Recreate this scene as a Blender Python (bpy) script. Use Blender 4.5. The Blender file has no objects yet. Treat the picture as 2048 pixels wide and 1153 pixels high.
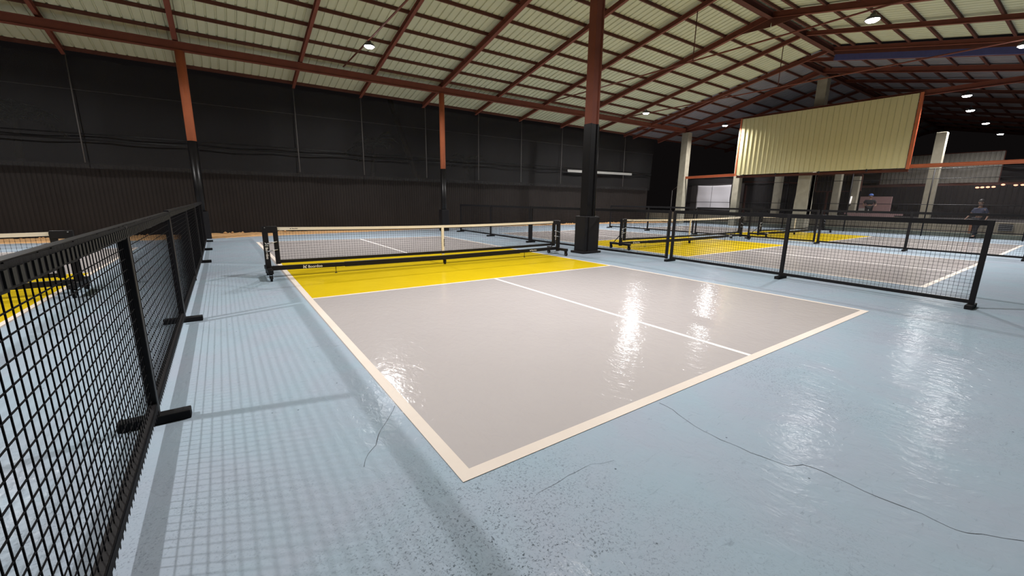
import bpy, bmesh, math, random
from mathutils import Vector, Matrix
random.seed(7)
S = bpy.context.scene
COL = S.collection

# ------------------------------------------------------------------ camera
F_PX = 821.29
YAW, PITCH, ROLL = 0.6113, -0.2094, 0.0132
CAM = Vector((-0.845, -1.607, 1.380))
fwd = Vector((math.sin(YAW)*math.cos(PITCH), math.cos(YAW)*math.cos(PITCH), math.sin(PITCH)))
rgt = Vector((math.cos(YAW), -math.sin(YAW), 0))
upv = rgt.cross(fwd)
r2 = rgt*math.cos(ROLL)+upv*math.sin(ROLL)
u2 = -rgt*math.sin(ROLL)+upv*math.cos(ROLL)
cd = bpy.data.cameras.new('camera'); cam = bpy.data.objects.new('camera', cd); COL.objects.link(cam)
cd.sensor_width = 36; cd.lens = F_PX*36/2048; cd.clip_start = 0.05; cd.clip_end = 300
M = Matrix((r2, u2, -fwd)).transposed().to_4x4(); M.translation = CAM
cam.matrix_world = M
S.camera = cam

# ------------------------------------------------------------------ world, view
w = bpy.data.worlds.new('night'); S.world = w; w.use_nodes = True
w.node_tree.nodes['Background'].inputs[0].default_value = (0.5, 0.42, 0.42, 1)
w.node_tree.nodes['Background'].inputs[1].default_value = 0.008
S.view_settings.view_transform = 'Standard'; S.view_settings.look = 'None'
S.view_settings.gamma = 1; S.view_settings.use_curve_mapping = False
S.view_settings.exposure = 0.0
S.cycles.max_bounces = 6; S.cycles.diffuse_bounces = 3; S.cycles.glossy_bounces = 3
S.cycles.transparent_max_bounces = 12
S.cycles.sample_clamp_indirect = 6
LAMP_W = 425.0     # each high-bay lamp
LAMPS = [  # x, y, z, where it hangs
 (3.50, 12.50, 6.02, 'round white high-bay lamp glowing over the far end of the near court'),
 (13.05, 12.30, 6.02, 'round white high-bay lamp hidden behind the tall red-brown column'),
 (18.25, 13.45, 6.02, 'small bright high-bay lamp over the far corner of the middle court'),
 (24.88, 12.75, 6.02, 'bright high-bay lamp just left of the cream cladding panel'),
 (13.35, 2.75, 6.02, 'largest bright high-bay lamp under the pale roof at upper right'),
 (19.00, 0.70, 6.02, 'high-bay lamp cut by the right edge of the photo'),
 (25.86, 2.80, 6.02, 'bright lamp right of the cream panel, nearest of the receding row'),
 (30.00, 3.25, 6.02, 'second lamp of the row receding right of the cream panel'),
 (35.30, 3.35, 6.02, 'third lamp of the row receding right of the cream panel'),
 (41.20, 3.40, 6.02, 'farthest and lowest lamp of the row receding at the right'),
 (3.50, 2.70, 6.02, 'high-bay lamp above the near court, over the top edge of the photo'),
 (-6.05, 2.70, 6.02, 'high-bay lamp over the left neighbouring court'),
 (-6.05, 12.40, 6.02, 'high-bay lamp over the far end of the left neighbouring court'),
]

# ------------------------------------------------------------------ materials
def mat(name, col, rough=0.6, metal=0.0, spec=0.5, noise=0.0, nscale=8.0, bump=0.0, bscale=40.0, coat=0.0):
    m = bpy.data.materials.new(name); m.use_nodes = True
    nt = m.node_tree; b = nt.nodes['Principled BSDF']
    b.inputs['Base Color'].default_value = (*col, 1)
    b.inputs['Roughness'].default_value = rough
    b.inputs['Metallic'].default_value = metal
    b.inputs['Specular IOR Level'].default_value = spec
    if coat: b.inputs['Coat Weight'].default_value = coat
    tc = nt.nodes.new('ShaderNodeTexCoord')
    if noise:
        n = nt.nodes.new('ShaderNodeTexNoise'); n.inputs['Scale'].default_value = nscale; n.inputs['Detail'].default_value = 5
        mx = nt.nodes.new('ShaderNodeMix'); mx.data_type = 'RGBA'
        mx.inputs[6].default_value = (*[c*(1-noise) for c in col], 1); mx.inputs[7].default_value = (*[min(1, c*(1+noise)) for c in col], 1)
        nt.links.new(tc.outputs['Object'], n.inputs['Vector']); nt.links.new(n.outputs['Fac'], mx.inputs[0])
        nt.links.new(mx.outputs[2], b.inputs['Base Color'])
    if bump:
        n2 = nt.nodes.new('ShaderNodeTexNoise'); n2.inputs['Scale'].default_value = bscale; n2.inputs['Detail'].default_value = 3
        bp = nt.nodes.new('ShaderNodeBump'); bp.inputs['Strength'].default_value = bump; bp.inputs['Distance'].default_value = 0.01
        nt.links.new(tc.outputs['Object'], n2.inputs['Vector']); nt.links.new(n2.outputs['Fac'], bp.inputs['Height'])
        nt.links.new(bp.outputs['Normal'], b.inputs['Normal'])
    return m

def emat(name, col, strength):
    m = bpy.data.materials.new(name); m.use_nodes = True
    b = m.node_tree.nodes['Principled BSDF']
    b.inputs['Base Color'].default_value = (*col, 1)
    b.inputs['Emission Color'].default_value = (*col, 1); b.inputs['Emission Strength'].default_value = strength
    return m

def floor_mat(name, col, col2, rough, dirt, bumpd, wave, ior):
    """painted concrete: blotches, dark grit in worn patches, uneven trowel bump"""
    m = bpy.data.materials.new(name); m.use_nodes = True
    nt = m.node_tree; L = nt.links; b = nt.nodes['Principled BSDF']
    tc = nt.nodes.new('ShaderNodeTexCoord')
    def noise(scale, detail=4, rgh=0.5, dist=0.0, sc=None):
        n = nt.nodes.new('ShaderNodeTexNoise'); n.inputs['Scale'].default_value = scale
        n.inputs['Detail'].default_value = detail; n.inputs['Roughness'].default_value = rgh; n.inputs['Distortion'].default_value = dist
        if sc:
            mp = nt.nodes.new('ShaderNodeMapping'); mp.inputs['Scale'].default_value = sc
            L.new(tc.outputs['Object'], mp.inputs['Vector']); L.new(mp.outputs['Vector'], n.inputs['Vector'])
        else: L.new(tc.outputs['Object'], n.inputs['Vector'])
        return n.outputs['Fac']
    def ramp(f, a, c, va=0.0, vc=1.0):
        r = nt.nodes.new('ShaderNodeMapRange'); r.inputs[1].default_value = a; r.inputs[2].default_value = c
        r.inputs[3].default_value = va; r.inputs[4].default_value = vc; L.new(f, r.inputs[0]); return r.outputs[0]
    def mul(a, c):
        q = nt.nodes.new('ShaderNodeMath'); q.operation = 'MULTIPLY'; L.new(a, q.inputs[0])
        if isinstance(c, float): q.inputs[1].default_value = c
        else: L.new(c, q.inputs[1])
        return q.outputs[0]
    mx = nt.nodes.new('ShaderNodeMix'); mx.data_type = 'RGBA'
    mx.inputs[6].default_value = (*col, 1); mx.inputs[7].default_value = (*col2, 1)
    L.new(ramp(noise(1.3, 6, 0.6, 0.6), 0.38, 0.66), mx.inputs[0])
    out = mx.outputs[2]
    if dirt > 0:
        # worn patches full of dark grit
        patch = ramp(noise(0.55, 3, 0.5, 0.4), 0.50, 0.70)
        # heavier wear in front of the near corner of the court
        sx = nt.nodes.new('ShaderNodeVectorMath'); sx.operation = 'DISTANCE'; L.new(tc.outputs['Object'], sx.inputs[0])
        sx.inputs[1].default_value = (-0.05, -0.42, 0)
        near = ramp(sx.outputs['Value'], 0.22, 0.95, 1.0, 0.0)
        ad = nt.nodes.new('ShaderNodeMath'); ad.operation = 'MAXIMUM'; L.new(mul(patch, 0.62), ad.inputs[0]); L.new(near, ad.inputs[1])
        grit = mul(ramp(noise(85, 6, 0.75, 0.8), 0.53, 0.62), ramp(noise(10, 5, 0.65, 1.0), 0.36, 0.52))
        fac = mul(mul(grit, ad.outputs[0]), dirt)
        scuff = mul(ramp(noise(9, 6, 0.7, 1.5, (1, 3.5, 1)), 0.60, 0.74), 0.36*dirt)
        ad2 = nt.nodes.new('ShaderNodeMath'); ad2.operation = 'MAXIMUM'; L.new(fac, ad2.inputs[0]); L.new(scuff, ad2.inputs[1])
        # sparse black specks
        v = nt.nodes.new('ShaderNodeTexVoronoi'); v.inputs['Scale'].default_value = 6.0; L.new(tc.outputs['Object'], v.inputs['Vector'])
        spk = ramp(v.outputs['Distance'], 0.020, 0.045, 0.85, 0.0)
        ad3 = nt.nodes.new('ShaderNodeMath'); ad3.operation = 'MAXIMUM'; L.new(ad2.outputs[0], ad3.inputs[0]); L.new(spk, ad3.inputs[1])
        m2 = nt.nodes.new('ShaderNodeMix'); m2.data_type = 'RGBA'; m2.inputs[7].default_value = (0.06, 0.075, 0.085, 1)
        L.new(out, m2.inputs[6]); L.new(ad3.outputs[0], m2.inputs[0]); out = m2.outputs[2]
    L.new(out, b.inputs['Base Color'])
    L.new(ramp(noise(2.2, 5, 0.6), 0.3, 0.7, rough-0.02, rough+0.03), b.inputs['Roughness'])
    b.inputs['IOR'].default_value = ior
    h1 = noise(wave, 3, 0.5, 0.8, (1.0, 0.6, 1)); h2 = noise(60, 4, 0.6)
    s = nt.nodes.new('ShaderNodeMath'); s.operation = 'MULTIPLY_ADD'; L.new(h2, s.inputs[0]); s.inputs[1].default_value = 0.10; L.new(h1, s.inputs[2])
    bp = nt.nodes.new('ShaderNodeBump'); bp.inputs['Strength'].default_value = 1.0; bp.inputs['Distance'].default_value = bumpd
    L.new(s.outputs[0], bp.inputs['Height']); L.new(bp.outputs['Normal'], b.inputs['Normal'])
    return m

BLUE = floor_mat('blue_floor_paint', (0.335, 0.422, 0.492), (0.355, 0.405, 0.478), 0.14, 1.0, 0.0046, 15.0, 1.045)
GREY = floor_mat('grey_court_paint', (0.455, 0.420, 0.412), (0.465, 0.430, 0.422), 0.11, 0.0, 0.0040, 15.0, 1.21)
YELL = floor_mat('yellow_court_paint', (0.66, 0.47, 0.008), (0.70, 0.50, 0.010), 0.2, 0.0, 0.003, 10.0, 1.15)
LINE = floor_mat('cream_line_paint', (0.72, 0.63, 0.55), (0.76, 0.68, 0.60), 0.5, 0.0, 0.002, 9.0, 1.2)
WLINE = floor_mat('white_line_paint', (0.80, 0.76, 0.74), (0.84, 0.80, 0.78), 0.45, 0.0, 0.002, 9.0, 1.2)
CRACK = mat('floor_crack', (0.05, 0.055, 0.06), 0.9)
BLACK = mat('black_powder_coat', (0.010, 0.009, 0.010), 0.5, 0.0, 0.22, 0.25, 12)
MESHM = mat('black_netting', (0.006, 0.0055, 0.0065), 0.8, 0.0, 0.08)
HEM = mat('net_hem', (0.009, 0.0085, 0.0095), 0.7, 0.0, 0.15, bump=0.3, bscale=30)
HEML = mat('net_hem_light', (0.032, 0.030, 0.025), 0.7, 0.0, 0.2)
RUBB = mat('black_rubber', (0.010, 0.010, 0.011), 0.8, 0.0, 0.2)
TAPE = mat('cream_net_tape', (0.72, 0.64, 0.52), 0.7, noise=0.05)
WHITE = mat('white_print', (0.72, 0.68, 0.62), 0.6)
STEEL = mat('galvanised_fitting', (0.45, 0.45, 0.46), 0.35, 0.8)
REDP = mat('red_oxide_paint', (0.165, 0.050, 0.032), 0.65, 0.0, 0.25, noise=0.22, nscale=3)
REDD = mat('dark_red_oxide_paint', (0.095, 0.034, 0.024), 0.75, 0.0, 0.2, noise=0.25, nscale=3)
ORNG = mat('orange_primer', (0.46, 0.13, 0.055), 0.6, 0.0, 0.3, noise=0.12, nscale=4)
BLACKP = mat('black_gloss_paint', (0.007, 0.0065, 0.007), 0.35, 0.0, 0.25, noise=0.2)
BLUEST = mat('blue_painted_steel', (0.05, 0.055, 0.17), 0.5, noise=0.2)
CREAM = mat('cream_roof_sheet', (0.50, 0.51, 0.36), 0.6, 0.0, 0.3, noise=0.08, nscale=1.2)
GREYSH = mat('grey_roof_sheet', (0.17, 0.165, 0.185), 0.6, noise=0.2, nscale=1.2)
CLAD = mat('cream_cladding', (0.58, 0.53, 0.29), 0.5, noise=0.05, nscale=1.0)
GCLAD = mat('grey_cladding', (0.21, 0.195, 0.165), 0.6, noise=0.15)
DKWALL = mat('black_corrugated_sheet', (0.024, 0.020, 0.0185), 0.7, 0.0, 0.12, noise=0.2, nscale=1.5)
CONC = mat('weathered_concrete', (0.31, 0.285, 0.22), 0.85, 0.0, 0.2, noise=0.30, nscale=3.5, bump=0.5, bscale=18)
BLOCK = mat('dusty_block_wall', (0.27, 0.235, 0.175), 0.9, noise=0.35, nscale=2.5, bump=0.4, bscale=14)
SAND = mat('orange_gravel', (0.62, 0.36, 0.16), 0.95, noise=0.35, nscale=9, bump=1.0, bscale=35)
DARKG = mat('dark_ground', (0.030, 0.026, 0.024), 0.95, noise=0.3)
TARP = mat('white_tarpaulin', (0.75, 0.72, 0.76), 0.6, noise=0.03, bump=0.4, bscale=3)
LEAF = mat('palm_leaf', (0.035, 0.045, 0.020), 0.6, noise=0.3)
BARK = mat('palm_bark', (0.06, 0.05, 0.04), 0.9, noise=0.3, nscale=10)
PIPE = mat('dull_zinc_pipe', (0.13, 0.12, 0.115), 0.6, 0.1, 0.2)
GLOW = emat('lamp_lens', (1.0, 0.97, 0.95), 60.0)
WARM = emat('warm_bulb', (1.0, 0.42, 0.26), 3.0)
BULB = emat('white_bulb', (1.0, 0.95, 0.9), 0.9)
SHELL = mat('lamp_housing', (0.10, 0.10, 0.11), 0.4, 0.5)
SKIN = mat('skin', (0.33, 0.19, 0.13), 0.6)
HAIR = mat('dark_hair', (0.02, 0.016, 0.014), 0.6)
NAVY = mat('navy_shirt', (0.05, 0.055, 0.095), 0.8, noise=0.2)
TROU = mat('dark_trousers', (0.018, 0.018, 0.022), 0.8)
BLUEC = mat('blue_cap', (0.10, 0.20, 0.62), 0.5)
MAROON = mat('maroon_board', (0.17, 0.055, 0.05), 0.6, noise=0.2)
PINKB = mat('faded_pink_sheet', (0.27, 0.16, 0.155), 0.7, noise=0.15)
TAN = mat('tan_timber', (0.42, 0.27, 0.13), 0.7, noise=0.2)

def net_fabric(name, col, holes):
    m = bpy.data.materials.new(name); m.use_nodes = True; nt = m.node_tree
    b = nt.nodes['Principled BSDF']; b.inputs['Base Color'].default_value = (*col, 1); b.inputs['Roughness'].default_value = 0.7
    t = nt.nodes.new('ShaderNodeBsdfTransparent'); mx = nt.nodes.new('ShaderNodeMixShader'); mx.inputs[0].default_value = 1-holes
    nt.links.new(t.outputs[0], mx.inputs[1]); nt.links.new(b.outputs[0], mx.inputs[2])
    nt.links.new(mx.outputs[0], nt.nodes['Material Output'].inputs['Surface']); return m
SHADE = net_fabric('black_shade_net', (0.009, 0.0078, 0.0078), 0.45)
SMOKE = net_fabric('fine_black_netting', (0.016, 0.013, 0.014), 0.62)

# ------------------------------------------------------------------ mesh builder
class MB:
    def __init__(s): s.v = []; s.f = []; s.mi = []; s.m = 0; s.smooth = []; s.sm = False
    def face(s, idx): s.f.append(idx); s.mi.append(s.m); s.smooth.append(s.sm)
    def quad(s, a, b, c, d):
        i = len(s.v); s.v += [tuple(a), tuple(b), tuple(c), tuple(d)]; s.face((i, i+1, i+2, i+3))
    def box(s, x0, x1, y0, y1, z0, z1):
        i = len(s.v)
        s.v += [(x, y, z) for z in (z0, z1) for y in (y0, y1) for x in (x0, x1)]
        for q in ((0, 2, 3, 1), (4, 5, 7, 6), (0, 1, 5, 4), (2, 6, 7, 3), (0, 4, 6, 2), (1, 3, 7, 5)): s.face(tuple(i+k for k in q))
    def _frame(s, p0, p1, upz=None):
        p0 = Vector(p0); p1 = Vector(p1); d = (p1-p0).normalized()
        up = Vector(upz) if upz else (Vector((0, 0, 1)) if abs(d.z) < 0.95 else Vector((0, 1, 0)))
        w = d.cross(up).normalized(); u = w.cross(d).normalized(); return p0, p1, w, u
    def prism(s, p0, p1, prof, upz=None):
        p0, p1, w_, u = s._frame(p0, p1, upz); n = len(prof); i = len(s.v)
        for p in (p0, p1): s.v += [tuple(p+w_*a+u*b) for a, b in prof]
        for k in range(n): s.face((i+k, i+(k+1) % n, i+n+(k+1) % n, i+n+k))
        s.face(tuple(i+n-1-k for k in range(n))); s.face(tuple(i+n+k for k in range(n)))
    def beam(s, p0, p1, w_, h, upz=None):
        s.prism(p0, p1, [(-w_/2, -h/2), (w_/2, -h/2), (w_/2, h/2), (-w_/2, h/2)], upz)
    def ibeam(s, p0, p1, w_, h, t=0.012, upz=None):
        a = w_/2; b = h/2; c = t/2+0.004
        s.prism(p0, p1, [(-a, -b), (a, -b), (a, -b+t), (c, -b+t), (c, b-t), (a, b-t), (a, b), (-a, b), (-a, b-t), (-c, b-t), (-c, -b+t), (-a, -b+t)], upz)
    def tube(s, p0, p1, r, n=10, r1=None):
        r1 = r if r1 is None else r1
        p0, p1, w_, u = s._frame(p0, p1); i = len(s.v); o = s.sm
        for p, q in ((p0, r), (p1, r1)): s.v += [tuple(p+w_*math.cos(2*math.pi*k/n)*q+u*math.sin(2*math.pi*k/n)*q) for k in range(n)]
        s.sm = True
        for k in range(n): s.face((i+k, i+(k+1) % n, i+n+(k+1) % n, i+n+k))
        s.sm = False
        s.face(tuple(i+n-1-k for k in range(n))); s.face(tuple(i+n+k for k in range(n))); s.sm = o
    def path(s, pts, r, n=8):
        for a, b in zip(pts, pts[1:]): s.tube(a, b, r, n)
    def build(s, name, mats, parent=None, loc=(0, 0, 0), bevel=0.0):
        me = bpy.data.meshes.new(name); me.from_pydata(s.v, [], s.f)
        mats = mats if isinstance(mats, (list, tuple)) else [mats]
        for m in mats: me.materials.append(m)
        for p, k, q in zip(me.polygons, s.mi, s.smooth): p.material_index = k; p.use_smooth = q
        me.update()
        o = bpy.data.objects.new(name, me); COL.objects.link(o); o.location = loc
        if parent: o.parent = parent
        if bevel:
            b = o.modifiers.new('bevel', 'BEVEL'); b.width = bevel; b.segments = 2; b.limit_method = 'ANGLE'
        return o

def tag(o, label=None, cat=None, group=None, kind=None):
    if label: o['label'] = label
    if cat: o['category'] = cat
    if group: o['group'] = group
    if kind: o['kind'] = kind
    return o
def empty(name, loc, label, cat, group=None, rz=0.0):
    o = bpy.data.objects.new(name, None); COL.objects.link(o); o.location = loc; o.rotation_euler.z = rz
    return tag(o, label, cat, group)
def struct(o, label=None, cat=None): return tag(o, label, cat, None, 'structure')
ORD = ['nearest', 'second', 'third', 'fourth', 'fifth', 'sixth', 'seventh', 'eighth', 'ninth', 'tenth', 'eleventh', 'twelfth',
       'thirteenth', 'fourteenth', 'fifteenth', 'sixteenth', 'seventeenth', 'eighteenth', 'nineteenth', 'twentieth', 'twenty-first']

# ------------------------------------------------------------------ floor with painted courts
fl = MB()
edge = [(-16, 16.2), (-6.3, 16.2), (-1.35, 15.6), (0.24, 15.95), (7.7, 17.2), (10.9, 17.4), (16.2, 17.3), (19.5, 17.2), (24.5, 16.4), (27.3, 16.2)]
fl.f.append(tuple(range(len(edge)+2))); fl.v += [(-16, -10, 0), (27.3, -10, 0)]+[(x, y, 0) for x, y in edge[::-1]]
fl.mi.append(0); fl.smooth.append(False)
def lay(m, z, pts):
    fl.m = m; i = len(fl.v); fl.v += [(x, y, z) for x, y in pts]; fl.face(tuple(range(i, i+len(pts))))
def court(rows, lw=0.078, sw=0.055):
    """rows: near base, near kitchen, far kitchen, far base as (xl, yl, xr, yr) - outer corners as measured"""
    (a, b, c, d) = rows
    lay(1, 0.0012, [a[:2], a[2:], d[2:], d[:2]])
    lay(3, 0.0020, [b[:2], b[2:], c[2:], c[:2]])
    def strip(m, z, p, q, w0, w1, side):
        p = Vector(p); q = Vector(q); n = (q-p).normalized(); n = Vector((-n.y, n.x))*side
        lay(m, z, [p, q, q+n*w1, p+n*w0] if side > 0 else [p+n*w0, q+n*w1, q, p])
    L = lambda r, t: Vector((r[0]+(r[2]-r[0])*t, r[1]+(r[3]-r[1])*t))
    strip(2, 0.0032, a[:2], a[2:], lw, lw, 1)
    strip(2, 0.0032, d[:2], d[2:], lw, lw, -1)
    for r0, r1 in ((a, b), (b, c), (c, d)):
        strip(2, 0.0034, r0[:2], r1[:2], lw*.97, lw*.97, -1); strip(2, 0.0034, r0[2:], r1[2:], lw*.8, lw*.8, 1)
    strip(2, 0.0028, b[:2], b[2:], sw, sw, -1); strip(2, 0.0028, c[:2], c[2:], sw, sw, 1)
    for r0, r1 in ((a, b), (c, d)):
        p = L(r0, 0.5); q = L(r1, 0.5); n = Vector((sw/2, 0)); lay(4, 0.0026, [p-n, p+n, q+n, q-n])
court([(0, 0, 6.10, 0), (0.0, 4.60, 6.16, 4.55), (0.02, 8.80, 6.09, 8.62), (-0.04, 13.60, 6.15, 13.0)])
court([(9.02, 0, 15.12, 0), (9.02, 4.57, 15.12, 4.57), (9.0, 8.84, 15.12, 8.84), (9.0, 13.41, 15.1, 13.41)])
court([(17.35, 0, 23.45, 0.02), (17.35, 4.45, 23.45, 4.45), (17.35, 8.6, 23.45, 8.6), (17.35, 13.2, 23.45, 13.2)])
court([(-9.0, 0.1, -2.92, 0.1), (-9.0, 4.75, -2.90, 4.60), (-9.0, 8.9, -2.86, 8.8), (-9.0, 13.5, -2.80, 13.4)])
# cracks in the slab
def crack(pts, w0):
    fl.m = 5
    P = []
    for (x0, y0), (x1, y1) in zip(pts, pts[1:]):
        n = max(2, int(math.hypot(x1-x0, y1-y0)/0.05))
        for k in range(n):
            t = k/n; P.append((x0+(x1-x0)*t+random.uniform(-.006, .006), y0+(y1-y0)*t+random.uniform(-.006, .006)))
    P.append(pts[-1]); prev = None
    for i, p in enumerate(P):
        q = P[min(i+1, len(P)-1)]; o = P[max(i-1, 0)]; d = Vector((q[0]-o[0], q[1]-o[1])).normalized(); n = Vector((-d.y, d.x))*w0*random.uniform(.35, 1)/2
        cur = (Vector(p)+n, Vector(p)-n)
        if prev: lay(5, 0.0009, [prev[1], prev[0], cur[0], cur[1]])
        prev = cur
def gpt(u, v):
    d = r2*((u-1024)/F_PX)-u2*((v-576.5)/F_PX)+fwd; k = -CAM.z/d.z; p = CAM+d*k; return (p.x, p.y)
crack([gpt(*q) for q in ((1318, 806), (1345, 820), (1390, 853), (1440, 880), (1500, 905), (1577, 933), (1605, 929), (1650, 945), (1700, 970), (1760, 997), (1840, 1028), (1900, 1055), (1935, 1068), (1965, 1070), (2048, 1085), (2200, 1120))], 0.0048)
crack([gpt(*q) for q in ((790, 812), (775, 840), (758, 870), (752, 890), (738, 908), (728, 935))], 0.0045)
crack([gpt(*q) for q in ((1230, 922), (1180, 930), (1120, 962), (1075, 988))], 0.0014)
floor = fl.build('floor', [BLUE, GREY, LINE, YELL, WLINE, CRACK])
struct(floor, 'pale blue painted concrete floor marked with grey and yellow pickleball courts', 'floor')

# ground outside, gravel strip
g = MB(); g.box(-60, 90, -40, 70, -0.3, -0.02)
struct(g.build('ground', DARKG), 'dark bare ground outside and beyond the hall', 'ground')
gb = MB(); nx, ny = 420, 26
for j in range(ny+1):
    for i in range(nx+1):
        x = -16+46*i/nx
        k = 0
        while k < len(edge)-2 and edge[k+1][0] < x: k += 1
        e0 = edge[k][1]+(edge[k+1][1]-edge[k][1])*max(0, min(1, (x-edge[k][0])/(edge[k+1][0]-edge[k][0])))
        t = j/ny; y = (e0-0.12)+(18.25-e0)*t + random.uniform(-.02, .02)
        z = -0.012+(0.035*math.sin(math.pi*min(1, t*1.1))+random.uniform(-.018, .022))*(1 if 0 < j else 0) + (0.035 if random.random() < .03 and j > 1 else 0)
        gb.v.append((x, y, z))
gb.sm = True
for j in range(ny):
    for i in range(nx): k = j*(nx+1)+i; gb.face((k, k+1, k+nx+2, k+nx+1))
tag(gb.build('gravel_bed', SAND), 'strip of orange gravel between blue floor edge and black sheet wall', 'gravel', kind='stuff')
st = MB()
for _ in range(60):
    x = random.uniform(-8, 22); y = 17.55+random.uniform(-.25, .35); r = random.uniform(.03, .07)
    st.m = 0; i = len(st.v)
    for a, b, c in ((1, 0, 0), (-1, 0, 0), (0, 1, 0), (0, -1, 0), (0, 0, 1), (0, 0, -1)): st.v.append((x+a*r*random.uniform(.7, 1.3), y+b*r, 0.03+c*r*.7))
    for q in ((0, 2, 4), (2, 1, 4), (1, 3, 4), (3, 0, 4), (2, 0, 5), (1, 2, 5), (3, 1, 5), (0, 3, 5)): st.face(tuple(i+k for k in q))
tag(st.build('rubble', SAND), 'loose orange stones scattered on the gravel strip', 'stones', kind='stuff')

# ------------------------------------------------------------------ corrugated sheet helper
def corr(mb, o, ax, up_a, up_b, length, pitch, depth, rib=0.04, flat=True):
    """sheet starting at o, width along ax (unit) for length; lower edge offset up_a, upper edge offset up_b (vectors); ribs stick out along n"""
    o = Vector(o); ax = Vector(ax); A = Vector(up_a); B = Vector(up_b); n = ax.cross(B-A).normalized()
    prof = []; x = 0.0
    while x < length-1e-6:
        for dx, h in ((0, 0), (pitch-rib*2, 0), (pitch-rib*1.5, depth), (pitch-rib*.5, depth)):
            if x+dx < length: prof.append((x+dx, h))
        x += pitch
    prof.append((length, 0))
    i = len(mb.v)
    for x, h in prof: mb.v += [tuple(o+ax*x+A+n*h), tuple(o+ax*x+B+n*h)]
    for k in range(len(prof)-1): mb.face((i+2*k, i+2*k+2, i+2*k+3, i+2*k+1))

# back wall of black corrugated sheet
bw = MB(); corr(bw, (-16, 18.28, -0.02), (1, 0, 0), (0, 0, 0), (0, 0, 2.42), 41.2, 0.115, -0.014, 0.02)
bw.m = 0; bw.beam((-16, 18.33, 2.36), (25.2, 18.33, 2.36), 0.04, 0.06)
struct(bw.build('wall_back', DKWALL), 'black corrugated sheet wall behind the courts', 'wall')

# ------------------------------------------------------------------ roof
YR = 6.55; SL = 0.205; ZE = 6.12; YB = 15.64
def zr(y):   # centre line of the rafters
    y = y if y >= YR else 2*YR-y
    return ZE+SL*(YB-y)
YE = 17.75; YN = 2*YR-YE
X0, X1 = -16.0, 21.6
raf_x = [-13.2, -10.2, -7.2, -4.3, -1.43, 2.03, 4.6, 7.46, 10.3, 13.05, 16.05, 18.85, 21.6]
big = {-10.2, -1.43, 7.46, 16.05}
PUR = [17.72, 15.48, 14.56, 13.66, 12.76, 11.84, 10.92, 10.02, 9.12, 8.22, 7.35]
PURN = [2*YR-y for y in PUR]
def sheet(x0, x1, yr, ye, zf, m, name, label):
    mb = MB(); lo = zf(ye)+0.17; hi = zf(yr)+0.17
    if ye > yr: corr(mb, (x0, 0, 0), (1, 0, 0), (0, yr, hi), (0, ye, lo), x1-x0, 0.245, 0.030, 0.032)
    else: corr(mb, (x0, 0, 0), (1, 0, 0), (0, ye, lo), (0, yr, hi), x1-x0, 0.245, 0.030, 0.032)
    return struct(mb.build(name, m), label, 'roof')
sheet(X0, X1, YR, YE+0.1, zr, CREAM, 'ceiling', 'cream ribbed metal roof sheets of the far slope over the near courts')
sheet(X0, X1, YR, YN-0.1, zr, CREAM, 'ceiling', 'cream ribbed metal roof sheets of the slope right of the ridge')

def rafter(x, yr, ye, zf, h, wd, m, label, group=None):
    mb = MB(); mb.ibeam((x, yr, zf(yr)), (x, ye, zf(ye)), wd, h)
    return tag(mb.build('rafter', m), label, 'roof beam', group)
for i, x in enumerate(raf_x):
    h, wd = (0.20, 0.13) if x in big else (0.15, 0.10)
    kind = 'deep' if x in big else 'slender'
    if x < -5: continue
    n = ORD[i-3].replace('nearest', 'leftmost')
    rafter(x, YR, YE, zr, h, wd, REDP, f'{kind} red-brown rafter under the cream far slope, {n} from the left')
    if x > 4: rafter(x, YR, YN, zr, h, wd, REDP, f'{kind} red-brown rafter right of the ridge, {ORD[i-6].replace("nearest","first")} from the photo top')
for x in (16.05, 7.46):   # knee plates at the apex
    mb = MB(); t = 0.02
    for s_ in (1, -1):
        a = [(x-t, YR, zr(YR)-.10), (x-t, YR+s_*1.1, zr(YR+1.1)-.10), (x-t, YR+s_*.02, zr(YR)-.38)]
        i = len(mb.v); mb.v += a+[(q[0]+2*t, q[1], q[2]) for q in a]
        mb.face((i, i+1, i+2)); mb.face((i+5, i+4, i+3))
        for p, q in ((0, 1), (1, 2), (2, 0)): mb.face((i+p, i+q, i+3+q, i+3+p))
    tag(mb.build('gusset_plate', REDD), 'dark red triangular plate under the apex of the '+('near' if x < 10 else 'second')+' deep rafter pair', 'plate')
def purlin(x0, x1, y, zf, m, label, w_=0.055, h=0.09, cleat=True):
    mb = MB(); z = zf(y)+0.12
    mb.beam((x0, y, z), (x1, y, z), w_, h)
    return tag(mb.build('purlin', m), label, 'roof batten')
for i, y in enumerate(PUR):
    nm = 'along the eave' if i == 0 else f'{["first","second","third","fourth","fifth","sixth","seventh","eighth","ninth","tenth"][i-1]} above the long beam'
    purlin(X0, X1, y, zr, REDD, f'brown purlin under the cream far slope, {nm}', h=0.11 if i == 0 else 0.09)
for i, y in enumerate(PURN[1:]):
    purlin(X0, X1, y, zr, REDD, f'brown purlin right of the ridge, {ORD[9-i].replace("nearest","first")} down from the ridge', w_=0.07)
rb = MB(); rb.ibeam((X0, YR, zr(YR)-.02), (X1+0.5, YR, zr(YR)-.02), 0.16, 0.22)
tag(rb.build('ridge_beam', REDD), 'dark red steel ridge beam along the peak of the cream roof', 'roof beam')
for s_, nm in ((1, 'left'), (-1, 'right')):
    mb = MB(); mb.beam((X0, YR+s_*.28, zr(YR+.28)+.12), (X1, YR+s_*.28, zr(YR+.28)+.12), .06, .1)
    tag(mb.build('purlin', REDD), f'brown purlin close against the {nm} side of the ridge beam', 'roof batten')
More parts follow.
